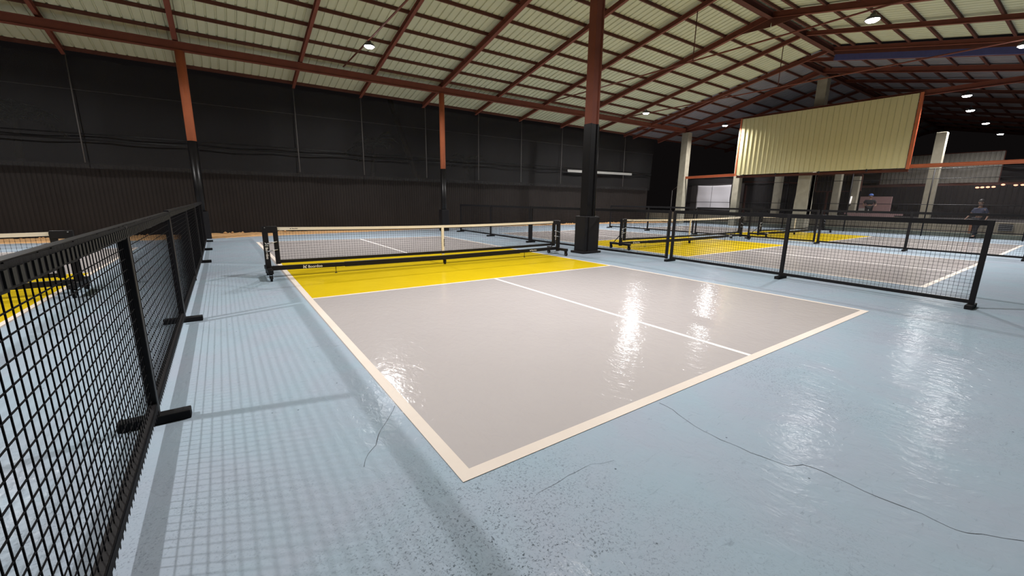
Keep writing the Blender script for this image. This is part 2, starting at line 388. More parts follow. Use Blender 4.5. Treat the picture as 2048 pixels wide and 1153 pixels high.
# main eave beam on the far column row
def bz(x): return 5.955+0.0085*(x-7.46)
mb = MB(); mb.ibeam((X0, YB, bz(X0)), (25.4, YB, bz(25.4)), 0.16, 0.25, 0.02)
mb.beam((X0, YB-.03, bz(X0)+.01), (25.4, YB-.03, bz(25.4)+.01), .03, .20)
tag(mb.build('eave_beam', REDP), 'long red-brown steel beam on top of the far column row', 'roof beam')
yn = 2*YR-YB
mb = MB(); mb.ibeam((X0, yn, 5.95), (25.4, yn, 5.95), 0.16, 0.25, 0.02)
tag(mb.build('eave_beam', REDP), 'red-brown steel beam carrying the roof edge behind the camera', 'roof beam')
# tie tubes under the roof
for x, lab in ((-6.0, 'thin red tie tube under the roof over the left court'), (3.47, 'thin red tie tube passing the lamp at upper left'),
               (13.05, 'long thin red tie tube rising behind the tall column to the upper right'), (18.85, 'thin red tie tube in front of the cream cladding panel')):
    mb = MB(); mb.tube((x, YB, 6.17), (x, yn, 6.17), 0.026, 8)
    tag(mb.build('tie_tube', REDP), lab, 'tie bar')
mb = MB(); mb.tube((13.05, 7.55, 6.19), (13.05, 7.55, zr(7.55)-.05), 0.016, 8)
tag(mb.build('hanger_rod', REDD), 'thin vertical hanger rod holding the tie tube near the ridge', 'rod')
mb = MB(); mb.tube((18.85, 7.3, 6.19), (18.85, 7.3, zr(7.3)-.05), 0.016, 8)
tag(mb.build('hanger_rod', REDD), 'thin vertical rod above the cream cladding panel', 'rod')

# second, darker roof
YR2 = 8.15; SL2 = 0.255
def zr2(y): return 8.12-SL2*abs(y-YR2)*(1.0 if y > YR2 else 0.82)
X2a, X2b = 21.6, 54.0
sheet(X2a+.1, X2b, YR2, 17.9, zr2, GREYSH, 'ceiling', 'dark grey ribbed roof sheets of the far slope beyond the cream roof')
sheet(X2a+.1, X2b, YR2, -6.5, zr2, GREYSH, 'ceiling', 'dark grey ribbed roof sheets of the slope at upper right')
rx2 = [22.6, 25.3, 28.3, 31.3, 34.3, 37.3, 40.3, 43.3, 46.3, 49.3, 52.3]
for i, x in enumerate(rx2):
    h, wd = (0.24, 0.14) if i in (1, 4, 7, 10) else (0.15, 0.10)
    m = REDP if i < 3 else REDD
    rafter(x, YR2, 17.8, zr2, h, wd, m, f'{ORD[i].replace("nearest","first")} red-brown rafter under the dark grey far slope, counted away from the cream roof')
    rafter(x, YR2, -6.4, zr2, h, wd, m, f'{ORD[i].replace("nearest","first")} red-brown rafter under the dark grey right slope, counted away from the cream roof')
ys = [17.7, 16.75]+[15.5-0.92*k for k in range(9)]
for i, y in enumerate(ys):
    purlin(X2a+.1, X2b, y, zr2, REDD, f'dark purlin under the grey far slope, {ORD[i].replace("nearest","first")} up from its eave')
ysn = [YR2-.35-0.92*k for k in range(15)]
for i, y in enumerate(ysn):
    purlin(X2a+.1, X2b, y, zr2, REDD, f'dark purlin under the grey right slope, {ORD[i].replace("nearest","first")} down from its ridge', w_=0.07)
mb = MB(); mb.ibeam((22.3, YR2, zr2(YR2)-.02), (X2b, YR2, zr2(YR2)-.02), .16, .24)
tag(mb.build('ridge_beam', REDD), 'dark red ridge beam of the grey roof above the pale concrete pillar', 'roof beam')
# fascia where the cream roof ends, red above blue
mb = MB()
mb.beam((X1+.12, YR-.1, zr(YR)-.06), (X1+.12, YN, zr(YN)-.06), .06, .30)
fa = mb.build('fascia_board', REDD); tag(fa, 'sloping fascia board ending the cream roof, maroon above and blue below', 'fascia')
mb = MB(); mb.beam((X1+.16, YR-.1, zr(YR)-.32), (X1+.16, YN, zr(YN)-.32), .08, .24)
b_ = mb.build('blue_flashing', BLUEST, fa); b_['label'] = 'blue painted lower strip'
# tie beam over the cladding panel
mb = MB(); mb.ibeam((25.42, 15.9, 6.13), (25.42, 11.9, 6.33), .14, .22); mb.ibeam((25.42, 11.9, 6.33), (25.42, -6.4, 6.28), .14, .22)
tag(mb.build('tie_beam', REDP), 'red-brown horizontal beam running along the top of the cream cladding panel', 'roof beam')

# ------------------------------------------------------------------ columns
def col_round(x, y, r, z_black, label, box=None, ztop=None, black_r=None):
    e = empty('steel_column', (x, y, 0), label, 'column')
    zt = (ztop if ztop else bz(x)-.12)
    mb = MB(); mb.tube((0, 0, z_black), (0, 0, zt), r, 20); mb.build('shaft', ORNG if not ztop else REDP, e)
    br = black_r or r+.006
    mb = MB(); mb.tube((0, 0, 0.02), (0, 0, z_black), br, 20); o = mb.build('painted_base', BLACKP, e); o['label'] = 'black painted lower length'
    if box:
        w_, d_, h = box
        mb = MB(); mb.box(-w_, w_, -d_, d_, 0.0, h); o = mb.build('padding_box', BLACK, e, bevel=0.012); o['label'] = 'black square box around the foot'
    return e
RED_X = [(-1.36, 'far column'), (7.44, 'x'), (16.25, 'y')]
col_round(-1.36, 15.66, 0.125, 3.12, 'orange steel column with black base at left behind the left fence', box=(.17, .17, .9))
col_round(7.44, 15.66, 0.115, 2.72, 'orange steel column with black base behind the middle of the near net', box=(.17, .17, .95))
col_round(16.25, 15.66, 0.115, 2.55, 'thin far orange column seen just left of the tall near column')
for x in (-1.36, 7.44, 16.25):
    mb = MB(); mb.beam((x-.14, YB, bz(x)-.135), (x+.14, YB, bz(x)-.135), .26, .02)
# tall near column (twin box section) in the fence line
e = empty('steel_column', (7.34, 6.55, 0), 'tall red-brown column with black lower half at the right end of the near net', 'column')
mb = MB(); mb.box(-.115, .115, -.10, .10, 3.36, zr(YR)-.12)
for s_ in (-.115, .115): mb.box(s_-.022, s_+.022, -.125, .125, 3.36, zr(YR)-.12)
mb.build('shaft', REDP, e, bevel=.004)
mb = MB(); mb.box(-.12, .12, -.105, .105, 0.9, 3.36)
for s_ in (-.12, .12): mb.box(s_-.024, s_+.024, -.13, .13, 0.9, 3.36)
o = mb.build('painted_base', BLACKP, e, bevel=.004); o['label'] = 'glossy black painted lower length'
mb = MB(); mb.box(-.25, .25, -.19, .19, 0.03, 1.0); mb.box(-.12, .27, -.215, -.19, 0.03, 0.98)
o = mb.build('padding_box', BLACK, e, bevel=0.01); o['label'] = 'black square box around the column foot'
mb = MB(); mb.box(-.33, .36, -.24, .24, 0.0, 0.06); mb.build('foot_plate', BLACK, e, bevel=.006)
# small dark clutter: conduit on the column
mb = MB(); mb.tube((.16, -.12, 1.0), (.16, -.12, 3.3), .014, 8); mb.build('conduit', BLACKP, e)

def pillar(x, y, w_, z1, label, flare=False, tilt=0.0, z0=0.0):
    mb = MB(); a = w_/2; i = len(mb.v); zs = [z0, 0.8, 2.0, 3.1, z1] if not flare else [z0, 0.8, 1.5, 1.9, 3.2, z1]
    ws = [a]*len(zs) if not flare else [a*1.0, a*1.0, a*1.0, a*.94, a*.94, a*.9]
    for z, q in zip(zs, ws): mb.v += [(-q, -q, z), (q, -q, z), (q, q, z), (-q, q, z)]
    for k in range(len(zs)-1):
        for j in range(4): mb.face((i+4*k+j, i+4*k+(j+1) % 4, i+4*k+4+(j+1) % 4, i+4*k+4+j))
    mb.face((i+3, i+2, i+1, i)); n = i+4*(len(zs)-1); mb.face((n, n+1, n+2, n+3))
    return tag(mb.build('concrete_pillar', CONC, None, (x, y, 0), bevel=.015), label, 'pillar')
pillar(25.45, 15.62, 0.46, 6.0, 'tall pale concrete pillar left of the cream cladding panel')
pillar(26.1, 8.30, 0.46, 7.95, 'pale concrete pillar rising behind the cream panel up to the ridge', z0=3.0)
pillar(26.15, 8.42, 0.66, 3.0, 'broad pale concrete pillar standing below the cream cladding panel', flare=True)
pillar(30.0, 11.45, 0.40, 3.3, 'short concrete pillar under the left half of the cream panel')
pillar(30.0, 8.15, 0.34, 3.3, 'narrow concrete pillar right of the broad one below the panel')
pillar(33.0, 8.10, 0.34, 3.2, 'faint grey pillar beside the pink sheet under the panel')
pillar(30.0, 4.05, 0.40, 5.1, 'mottled concrete pillar right of the cream panel, crossing the orange beam')
pillar(26.0, 12.15, 0.38, 5.9, 'shaded concrete pillar behind the left edge of the cream panel')

# ------------------------------------------------------------------ cream cladding panel on the end frame
XC = 25.30
e = empty('hoarding', (XC, 8.0, 3.1), 'large cream ribbed cladding panel hung in the orange end frame', 'panel')
mb = MB(); corr(mb, (0, 3.95, 0), (0, -1, 0), (0, 0, 0.0), (0, 0, 3.22), 7.75, 0.242, 0.034, 0.020)
mb.build('sheets', CLAD, e)
mb = MB()
for y in (3.98, -3.88):
    mb = MB(); mb.ibeam((.06, y, -.05), (.06, y, 3.25), .12, .12, .012, (1, 0, 0)); o = mb.build('side_channel', ORNG, e); o['label'] = 'orange upright channel'
mb = MB()
for y in (3.5, 1.7, -.4, -2.4): mb = MB(); mb.box(-.04, .0, y-.03, y+.03, -.10, .02); mb.build('clip', BLACK, e)
mb = MB()
mb.ibeam((XC+.1, 15.4, 3.07), (XC+.1, 12.02, 3.12), .10, .15, .012)
tag(mb.build('girt', ORNG), 'orange steel channel between the tall pillar and the cream panel', 'beam')
mb = MB(); mb.ibeam((XC+.1, 4.1, 3.17), (XC+.1, -8, 3.17), .10, .16, .012)
tag(mb.build('girt', ORNG), 'bright orange steel channel running right from the cream panel', 'beam')
mb = MB(); mb.ibeam((XC+.18, 12.0, 3.00), (XC+.18, 4.1, 3.00), .10, .13, .012)
tag(mb.build('girt', REDD), 'dark red channel along the bottom of the cream cladding panel', 'beam')

# ------------------------------------------------------------------ lamps
lamp_proto = None
def place_lamp(x, y, z, label):
    e = empty('high_bay_lamp', (x, y, z), label, 'lamp', 'high-bay lamps under the roof')
    global lamp_proto
    if lamp_proto is None:
        h = MB(); n = 28
        rings = [(0.045, .15), (.06, .15), (.075, .10), (.12, .08), (.165, .03), (.17, 0.0), (.15, 0.0)]
        for r, q in rings: h.v += [(r*math.cos(2*math.pi*k/n), r*math.sin(2*math.pi*k/n), q) for k in range(n)]
        h.sm = True
        for a in range(len(rings)-1):
            for k in range(n): h.face((a*n+k, a*n+(k+1) % n, a*n+n+(k+1) % n, a*n+n+k))
        h.face(tuple(range(n)))
        h.sm = False; h.tube((0, 0, .14), (0, 0, .22), .02, 8)
        housing = h.build('housing', SHELL, e)
        g_ = MB(); g_.v += [(.15*math.cos(2*math.pi*k/n), .15*math.sin(2*math.pi*k/n), .004) for k in range(n)]+[(.11*math.cos(2*math.pi*k/n), .11*math.sin(2*math.pi*k/n), -.035) for k in range(n)]
        for k in range(n): g_.face((k, n+k, n+(k+1) % n, (k+1) % n))
        g_.face(tuple(range(n, 2*n))[::-1])
        lens = g_.build('lens', GLOW, e); lens['label'] = 'glowing white lens'
        lamp_proto = (housing, lens)
    else:
        for q in lamp_proto:
            c = q.copy(); COL.objects.link(c); c.parent = e
    ld = bpy.data.lights.new('lamp_light', 'AREA'); ld.shape = 'DISK'; ld.size = .22; ld.energy = LAMP_W; ld.color = (1.0, 0.975, 0.965)
    ld.spread = math.radians(160)
    lo = bpy.data.objects.new('lamp_light', ld); COL.objects.link(lo); lo.parent = e; lo.location = (0, 0, -.045)
for L_ in LAMPS: place_lamp(*L_)

# ------------------------------------------------------------------ court divider fences
def fence(x, y0, y1, label, group, mid=True, feet=(0, 1, 2), hem=0.070, cell=0.051, wire=0.0032, dx1=0.0, flap=False, rz=.088, cv=None, h=1.21, top_wave=0.0):
    """frame fence along +y from (x,y0) to (x+dx1,y1): posts, rails, hem, netting, feet"""
    e = empty('divider_fence', (x, y0, 0), label, 'fence', group)
    Lg = y1-y0; X = lambda t: dx1*t/Lg
    ps = [0.03, Lg/2, Lg-0.03] if mid else [0.03, Lg-0.03]
    for t in ps:
        mb = MB(); mb.box(X(t)-.024, X(t)+.024, t-.030, t+.030, 0.05, h-.01); mb.build('post', BLACK, e, bevel=.004)
    mb = MB(); mb.beam((0, 0, h-.024), (X(Lg), Lg, h-.024), .034, .045); mb.build('top_rail', BLACK, e)
    mb = MB(); mb.beam((0, 0, rz), (X(Lg), Lg, rz), .042, .050); mb.build('bottom_rail', BLACK, e)
    mb = MB()   # hem sleeves of the net on the rails
    nseg = int(Lg/.12)
    for k in range(nseg):
        t0 = Lg*k/nseg; t1 = Lg*(k+1)/nseg; zz = random.uniform(-.004, .004)*(1 if top_wave else .3)
        mb.beam((X(t0), t0, h-.005-hem/2), (X(t1), t1, h-.005-hem/2+zz), .042, hem)
    mb.build('net_hem', HEM, e)
    if flap:
        mb = MB(); t = 0.0; x0 = .022; prev = None
        while t < Lg-.03:      # one pleated strip: flat stripe, groove, flat stripe
            for q, dxx in ((0, .0045), (.024, .0045), (.026, .0), (cell-.002, .0)):
                mb.v += [(X(t+q)+x0+dxx, t+q, h-.066), (X(t+q)+x0+dxx, t+q, h-.022)]
                n_ = len(mb.v)
                if n_ > 2: mb.m = 0 if q == .024 else 1; mb.face((n_-4, n_-2, n_-1, n_-3))
            t += cell
        o = mb.build('hem_stitching', [HEML, HEM], e); o['label'] = 'doubled hem with paler vertical stripes'
        mb = MB(); t = 0.0; xx = .0235; k = 0
        while t < Lg-.03:      # scalloped net edge lapped over the bottom rail
            for q, zz in ((0, -.036), (.012, -.036), (.020, -.018), (cell-.008, -.018)):
                mb.v += [(X(t+q)+xx, t+q, rz+zz), (X(t+q)+xx, t+q, rz+.02)]
                n_ = len(mb.v)
                if n_ > 2: mb.face((n_-4, n_-2, n_-1, n_-3))
            t += cell
        mb.build('hem_edge', HEM, e)
    mb = MB(); a = wire/2
    nv = int((Lg-.06)/cell); z0, z1 = rz+.015, h-hem; cv = cv or cell
    for k in range(nv+1):
        t = .04+k*cell; j = random.uniform(-.002, .002)
        mb.box(X(t)-a, X(t)+a, t-a+j, t+a+j, z0, z1)
    z = z0+cv*.6
    while z < z1-.01:
        nn = max(1, int(Lg/.5)); pz = z
        for k in range(nn):
            t0 = Lg*k/nn; t1 = Lg*(k+1)/nn
            mb.beam((X(t0), t0, z), (X(t1), t1, z), wire, wire)
        z += cv
    mb.build('netting', MESHM, e)
    for t in [(.03, Lg/2, Lg)[k] for k in feet]:
        mb = MB(); mb.box(X(t)-.175, X(t)+.175, t-.04, t+.04, 0.0, .055); mb.build('foot', RUBB, e, bevel=.006)
    return e
G1 = 'black mesh fences left of the near court'
fence(-1.315, -0.93, 4.03, 'nearest black mesh fence panel at the left edge of the photo', None, feet=(0, 1), wire=.0036, rz=.112, cv=.058, flap=True, h=1.222, top_wave=1)
fence(-1.32, 4.09, 9.27, 'black mesh fence panel second along the left side, behind the nearest one', None, feet=(0, 2), wire=.0034, rz=.108, flap=True, h=1.235, dx1=.02)
fence(-1.30, 9.33, 14.35, 'farthest black mesh fence panel on the left, before the orange column', None, feet=(1, 2), wire=.0034, h=1.24, dx1=-.02)
fence(7.58, -0.75, 4.29, 'black mesh fence panel along the right of the near court', None, feet=(0, 1, 2), dx1=.36)
fence(7.95, 4.37, 9.52, 'black mesh fence panel behind the tall red-brown column', None, feet=(1, 2), dx1=-.25)
fence(7.72, 9.59, 14.8, 'black mesh fence panel at the far right corner of the near court', None, feet=(1, 2), dx1=.1)
fence(16.40, -0.55, 4.30, 'black mesh fence panel between second and third court, at the right edge', None, dx1=.35)
fence(16.78, 4.38, 9.0, 'black mesh fence panel between second and third court, its middle one', None, feet=(1, 2), dx1=-.15)
fence(16.62, 9.08, 14.0, 'farthest black mesh fence panel between second and third court', None, feet=(1, 2), dx1=-.05)

far_left = [o for o in COL.objects if o.name.startswith('divider_fence') and o.get('label', '').startswith(('farthest black mesh fence panel on the left', 'black mesh fence panel second along'))]
for f_ in far_left:      # loose netting bunched in folds against these two panels
    Lf = 5.0; y0f = 3.0 if 'second' in f_['label'] else .1
    mb = MB(); n_ = 60
    for k in range(n_):
        ya = y0f+(Lf-y0f-.1)*k/n_; yb = y0f+(Lf-y0f-.1)*(k+1)/n_; wa = -.05+.018*math.sin(k*1.1); wb = -.05+.018*math.sin((k+1)*1.1)
        mb.quad((wa, ya, .12), (wb, yb, .12), (wb*.8, yb, 1.17), (wa*.8, ya, 1.17))
    q = mb.build('bunched_netting', SHADE, f_); q['label'] = 'loose finer netting hanging in folds'

# ------------------------------------------------------------------ portable nets
def text(parent, body, size, loc, rot, m, name='lettering', extrude=.0006):
    c = bpy.data.curves.new(name, 'FONT'); c.body = body; c.size = size; c.extrude = extrude; c.align_x = 'LEFT'; c.offset = size*.02
    o = bpy.data.objects.new(name, c); COL.objects.link(o)
    dg = bpy.context.evaluated_depsgraph_get(); me = bpy.data.meshes.new_from_object(o.evaluated_get(dg)); bpy.data.objects.remove(o)
    me.materials.clear(); me.materials.append(m)
    q = bpy.data.objects.new(name, me); COL.objects.link(q); q.parent = parent; q.location = loc; q.rotation_euler = rot; return q
def emblem(mb, x, y, z, s, vertical=False):
    """angular bird-like mark left of the word"""
    def P(a, b): return (x-b*s, y, z+a*s) if vertical else (x+a*s, y, z+b*s)
    for tri in (((0, 0), (.32, 0), (.05, 1.0)), ((.05, 1.0), (.3, .45), (1.0, 0)), ((.45, .55), (1.05, .95), (.85, .45)), ((.55, 0), (1.0, 0), (.3, .45))):
        i = len(mb.v); mb.v += [P(*q) for q in tri]; mb.face((i, i+1, i+2))
def caster(parent, x, y, ry=0.0, r=.048):
    mb = MB(); mb.tube((x-.016, y, r), (x+.016, y, r), r, 18); w_ = mb.build('wheel', RUBB, parent)
    mb = MB(); mb.tube((x-.018, y, r), (x+.018, y, r), r*.45, 12); hb = mb.build('hub', STEEL, w_)
    mb = MB(); mb.box(x-.026, x-.020, y-.02, y+.035, r-.008, r*2+.022); mb.box(x+.020, x+.026, y-.02, y+.035, r-.008, r*2+.022); mb.box(x-.026, x+.026, y-.02, y+.045, r*2+.012, r*2+.024)
    mb.tube((x, y+.03, r*2+.02), (x, y+.03, r*2+.05), .014, 8); mb.build('fork', BLACK, parent)
def court_net(x, y, Lg, label, word=True, dy=0.0):
    e = empty('court_net', (x, y, 0), label, 'net', 'portable wheeled court nets')
    Y = lambda t: dy*t/Lg
    H = .90
    for s_, t in ((1, 0.0), (-1, Lg)):
        o_ = MB(); o_.box(t-.042, t+.042, Y(t)-.035, Y(t)+.035, .10, H); o_.build('outer_post', BLACK, e, bevel=.005)
        ti = t+s_*.155
        o_ = MB(); o_.box(ti-.036, ti+.036, Y(ti)-.03, Y(ti)+.03, .245, H-.02); o_.build('inner_post', BLACK, e, bevel=.005)
        o_ = MB(); o_.box(min(t, ti)-.03, max(t, ti)+.03, Y(t)-.037, Y(t)+.037, H-.11, H-.0); o_.build('corner_bracket', BLACK, e, bevel=.006)
        o_ = MB(); o_.tube((t, Y(t)-.05, H-.02), (t, Y(t)+.05, H-.02), .008, 8)
        for zz in (.62, .50): o_.tube((t-s_*.02, Y(t)-.045, zz-.03), (ti+s_*.01, Y(t)-.045, zz+(.02 if zz > .6 else -.0)), .009, 8)
        o_.build('latch', STEEL, e)
        o_ = MB(); o_.box(t-.04, t+.04, Y(t)-.36, Y(t)+.40, .125, .19); o_.build('cross_foot', BLACK, e, bevel=.006)
        o_ = MB(); o_.beam((t-s_*.0, Y(t)+.28, .17), (t-s_*.0, Y(t)+.03, .42), .018, .018); o_.build('brace', BLACK, e)
        caster(e, t, Y(t)-.33); caster(e, t, Y(t)+.36)
    # beams, upper one sagging slightly
    o_ = MB(); n = 12
    for k in range(n):
        a = .155+(Lg-.31)*k/n; b = .155+(Lg-.31)*(k+1)/n; sg = lambda q: .285-.02*math.sin(math.pi*(q-.155)/(Lg-.31))
        o_.beam((a, Y(a), sg(a)), (b, Y(b), sg(b)), .03, .055)
    o_.build('net_bar', BLACK, e)
    o_ = MB()
    for k, (a, b, s) in enumerate(((0, Lg*.19, .076), (Lg*.19, Lg*.5, .088), (Lg*.5, Lg*.81, .088), (Lg*.81, Lg, .076))):
        za = .175-.03*math.sin(math.pi*a/Lg); zb = .175-.03*math.sin(math.pi*b/Lg); o_.beam((a, Y(a), za), (b, Y(b), zb), s*.8, s)
    o_.build('main_beam', BLACK, e)
    for t in (Lg*.165, Lg*.835):
        o_ = MB(); zt = .17-.03*math.sin(math.pi*t/Lg); o_.tube((t, Y(t), .0), (t, Y(t), zt), .006, 8); o_.tube((t, Y(t), 0), (t, Y(t), .012), .022, 12); o_.build('support_leg', BLACK, e)
    # centre caster
    t = Lg/2
    o_ = MB(); o_.beam((t-.02, Y(t), .14), (t+.03, Y(t)-.02, .07), .03, .03); o_.build('wheel_arm', BLACK, e)
    caster(e, t+.03, Y(t)-.02, r=.036)
    # netting between bar and tape
    top = lambda q: .885-.040*math.sin(math.pi*q/Lg)
    a0, a1 = .185, Lg-.185; cs = .047; nvt = int((a1-a0)/cs); w2 = .0011
    o_ = MB()
    for k in range(nvt+1):
        q = a0+(a1-a0)*k/nvt; o_.box(q-w2, q+w2, Y(q)-w2, Y(q)+w2, .29, top(q)-.04)
    rows = 12
    for r_ in range(rows):
        fr = (r_+.5)/rows
        for k in range(14):
            p = a0+(a1-a0)*k/14; q = a0+(a1-a0)*(k+1)/14
            o_.beam((p, Y(p), .30+(top(p)-.34)*fr), (q, Y(q), .30+(top(q)-.34)*fr), w2*2, w2*2)
    for k in range(nvt+1):   # knots
        q = a0+(a1-a0)*k/nvt
        for r_ in range(rows):
            fr = (r_+.5)/rows; zz = .30+(top(q)-.34)*fr; s = .0028; o_.box(q-s, q+s, Y(q)-s, Y(q)+s, zz-s, zz+s)
    o_.build('netting', MESHM, e)
    o_ = MB(); o2 = MB()
    for k in range(24):
        p = .10+(Lg-.2)*k/24; q = .10+(Lg-.2)*(k+1)/24
        o_.beam((p, Y(p), top(p)-.026), (q, Y(q), top(q)-.026), .010, .052)
        if a0 < p and q < a1+.02: o2.beam((p, Y(p), top(p)-.060), (q, Y(q), top(q)-.060), .008, .016)
    tp = o_.build('top_tape', TAPE, e); tp['label'] = 'cream top tape'
    o2.build('tape_edge', MESHM, e)
    o_ = MB(); o_.box(t-.028, t+.028, Y(t)-.012, Y(t)+.012, .215, top(t)-.03); cs_ = o_.build('center_strap', TAPE, e); cs_['label'] = 'cream centre strap'
    if word:
        lg = MB(); emblem(lg, .535, Y(.5)-.036, .140, .062); emblem(lg, Lg-.95, Y(Lg)-.036, .150, .04)
        lo_ = lg.build('emblem', WHITE, e); lo_['label'] = 'white angular mark'
        q = text(e, 'Boordoo', .066, (.615, Y(.6)-.036, .142), (math.pi/2, 0, 0), WHITE); q['label'] = 'white lettering on the main beam'
        q = text(e, 'Boordoo', .045, (Lg-.90, Y(Lg)-.036, .155), (math.pi/2, 0, 0), WHITE)
        q = text(e, 'Boordoo', .055, (-.018, -.0365, .545), (math.pi/2, math.pi/2, 0), WHITE); q['label'] = 'white lettering down the outer post'
        mk = MB(); emblem(mk, .03, -.0365, .565, .06, True); mk.build('emblem', WHITE, e)
        q = text(e, 'Boordoo', .024, (.42, Y(.4)-.0060, top(.4)-.032), (math.pi/2, 0, 0), BLACKP); q['label'] = 'small black lettering on the tape'
        mk = MB(); emblem(mk, .385, Y(.4)-.0060, top(.4)-.034, .022); mk.build('emblem', BLACKP, e)
        q = text(e, 'Boordoo', .045, (t+.016, Y(t)-.0125, .55), (math.pi/2, math.pi/2, 0), BLACKP); q['label'] = 'black lettering on the centre strap'
    return e
court_net(-0.27, 6.58, 6.62, 'wheeled black net with cream tape across the yellow zone of the near court')
court_net(-9.35, 6.62, 6.74, 'wheeled net seen through the mesh fence at the left edge')
court_net(8.90, 6.65, 7.1, 'wheeled net across the second court, behind the tall column')
court_net(17.55, 6.70, 6.9, 'small distant wheeled net across the third court')
# ------------------------------------------------------------------ eave poles, rails, shade net
px_ = [-4.28, 2.0, 4.58, 7.55, 10.45, 13.2, 16.15, 18.9, 21.75]
for i, x in enumerate(px_):
    mb = MB(); mb.tube((x, 17.70, 2.42), (x+random.uniform(-.03, .03), 17.70, zr(17.70)+.07), .016, 8)
    tag(mb.build('hanging_pole', PIPE), f'thin grey pole hanging from the far eave, {["leftmost","second from left","third from left","fourth from left, by the orange column","fifth from left","sixth from left","seventh from left, beside the tall column","eighth from left, behind the tall column","rightmost, left of the concrete pillar"][i]}', 'pole')
for z, r, lab in ((3.28, .018, 'upper black rail tied across the hanging poles'), (3.10, .022, 'lower black rail tied across the hanging poles'), (4.6, .003, 'thin wire strung high behind the hanging poles')):
    mb = MB(); mb.tube((-16, 17.728, z), (24.8, 17.728, z+.12), r, 8)
    tag(mb.build('rail', BLACKP if r > .01 else PIPE), lab, 'rail')
mb = MB(); mb.beam((16.6, 17.6, 3.20), (22.5, 17.62, 3.26), .04, .14)
tag(mb.build('white_board', mat('grey_white_board', (.30, .29, .27), .7, noise=.2)), 'pale grey board lying on the rails right of the tall column', 'board')
mb = MB()
nn = 60
for k in range(nn):
    x0 = -16+41*k/nn; x1 = -16+41*(k+1)/nn; d0 = .05*math.sin(k*1.7)+.03*math.sin(k*.6); d1 = .05*math.sin((k+1)*1.7)+.03*math.sin((k+1)*.6)
    mb.quad((x0, 17.95+d0, 2.25), (x1, 17.95+d1, 2.25), (x1, 17.85+d1, 5.62), (x0, 17.85+d0, 5.62))
tag(mb.build('shade_net', SHADE), 'black shade netting hung from the far eave down to the sheet wall', 'netting')

# palms and a leaning trunk in the dark outside
def palm(x, y, h, r, n, lean, label, seed):
    rnd = random.Random(seed)
    e = empty('palm_tree', (x, y, -.05), label, 'tree')
    mb = MB(); pts = [Vector((lean*(t/6)**1.5, 0, h*t/6)) for t in range(7)]
    for k, (a, b) in enumerate(zip(pts, pts[1:])): mb.tube(a, b, .14-.008*k, 10, .14-.008*(k+1))
    mb.build('trunk', BARK, e)
    top = pts[-1]; lf = MB()
    for k in range(n):
        an = 2*math.pi*k/n+rnd.uniform(-.2, .2); el = rnd.uniform(.1, 1.1); Ld = r*rnd.uniform(.8, 1.1)
        d = Vector((math.cos(an)*math.cos(el), math.sin(an)*math.cos(el), math.sin(el))); P = []
        for s in range(9):
            t = s/8; P.append(top+d*Ld*t+Vector((0, 0, -.55*Ld*t*t)))
        for s in range(8):
            a, b = P[s], P[s+1]; lf.tube(a, b, .014, 5)
            for hlf in (0, .5):
                c = a+(b-a)*hlf; t = (s+hlf)/8; ax = (b-a).normalized(); sd = ax.cross(Vector((0, 0, 1))).normalized()
                for sg in (1, -1):
                    tip = c+sd*sg*.42*r/1.6*math.sin(math.pi*(.12+.83*t))+ax*.22+Vector((0, 0, -.10)); wv = ax*.022
                    i = len(lf.v); lf.v += [tuple(c-wv), tuple(c+wv), tuple(tip)]; lf.face((i, i+1, i+2))
    lf.build('fronds', LEAF, e); return e
palm(5.6, 20.4, 4.1, 1.7, 14, .3, 'dim palm tree beyond the netting, left of the leaning trunk', 1)
palm(11.8, 21.0, 3.6, 1.6, 14, -.3, 'dim palm tree beyond the netting, right of the orange middle column', 2)
palm(-6.5, 20.5, 4.0, 1.7, 13, .2, 'very dark palm tree beyond the netting at the left edge', 3)
mb = MB(); mb.tube((8.9, 20.2, -.05), (6.6, 20.4, 7.0), .16, 12, .12)
tag(mb.build('leaning_trunk', BARK), 'pale leaning bare trunk in the dark beyond the netting', 'tree')

# ------------------------------------------------------------------ right end: block wall, clutter and tall netting
mb = MB(); mb.box(27.32, 27.55, -10, 20.5, -.02, .72)
struct(mb.build('wall_right', BLOCK, bevel=.01), 'low dusty block wall closing the courts at the right', 'wall')
mb = MB(); mb.box(27.0, 27.32, -10, 20.5, -.02, .20)
struct(mb.build('trim_1', mat('mossy_kerb', (.14, .15, .125), .95, noise=.4), bevel=.02), 'dark mossy kerb at the foot of the low block wall', 'kerb')
mb = MB(); mb.box(28.6, 53.5, -12, 24, -.02, .55)
struct(mb.build('floor', DARKG), 'raised dark floor beyond the low block wall', 'floor')
mb = MB()
mb.box(27.29, 27.315, .72, 1.12, .36, .66)
vt = mb.build('wall_vent', BLACK); tag(vt, 'black slotted vent in the low wall near the right edge', 'vent')
mb = MB()
for k in range(4): mb.box(27.27, 27.292, .70, 1.14, .38+.075*k, .40+.075*k)
mb.build('slat', STEEL, vt)
# tall netting fence in front of the wall
e = empty('tall_netting_fence', (26.5, 0, 0), 'tall black netting screen on thin posts before the low block wall', 'fence')
for y in (15.9, 12.45, 9.45, 6.45, 3.4, .3, -2.8): m_ = MB(); m_.tube((0, y, .0), (0, y, 3.1), .026, 8); m_.build('post', BLACK, e)
for z, r in ((3.08, .016), (2.64, .012), (1.46, .014), (.28, .022)): m_ = MB(); m_.tube((0, 16.5, z), (0, -8, z), r, 8); m_.build('rail', BLACK, e)
m_ = MB()
for k in range(70):
    y0 = 16.4-.35*k; y1 = y0-.35; a = .02*math.sin(k*1.3); b = .02*math.sin((k+1)*1.3); m_.quad((.03+a, y0, .3), (.03+b, y1, .3), (.03+b, y1, 3.05), (.03+a, y0, 3.05))
m_.build('netting', SMOKE, e)
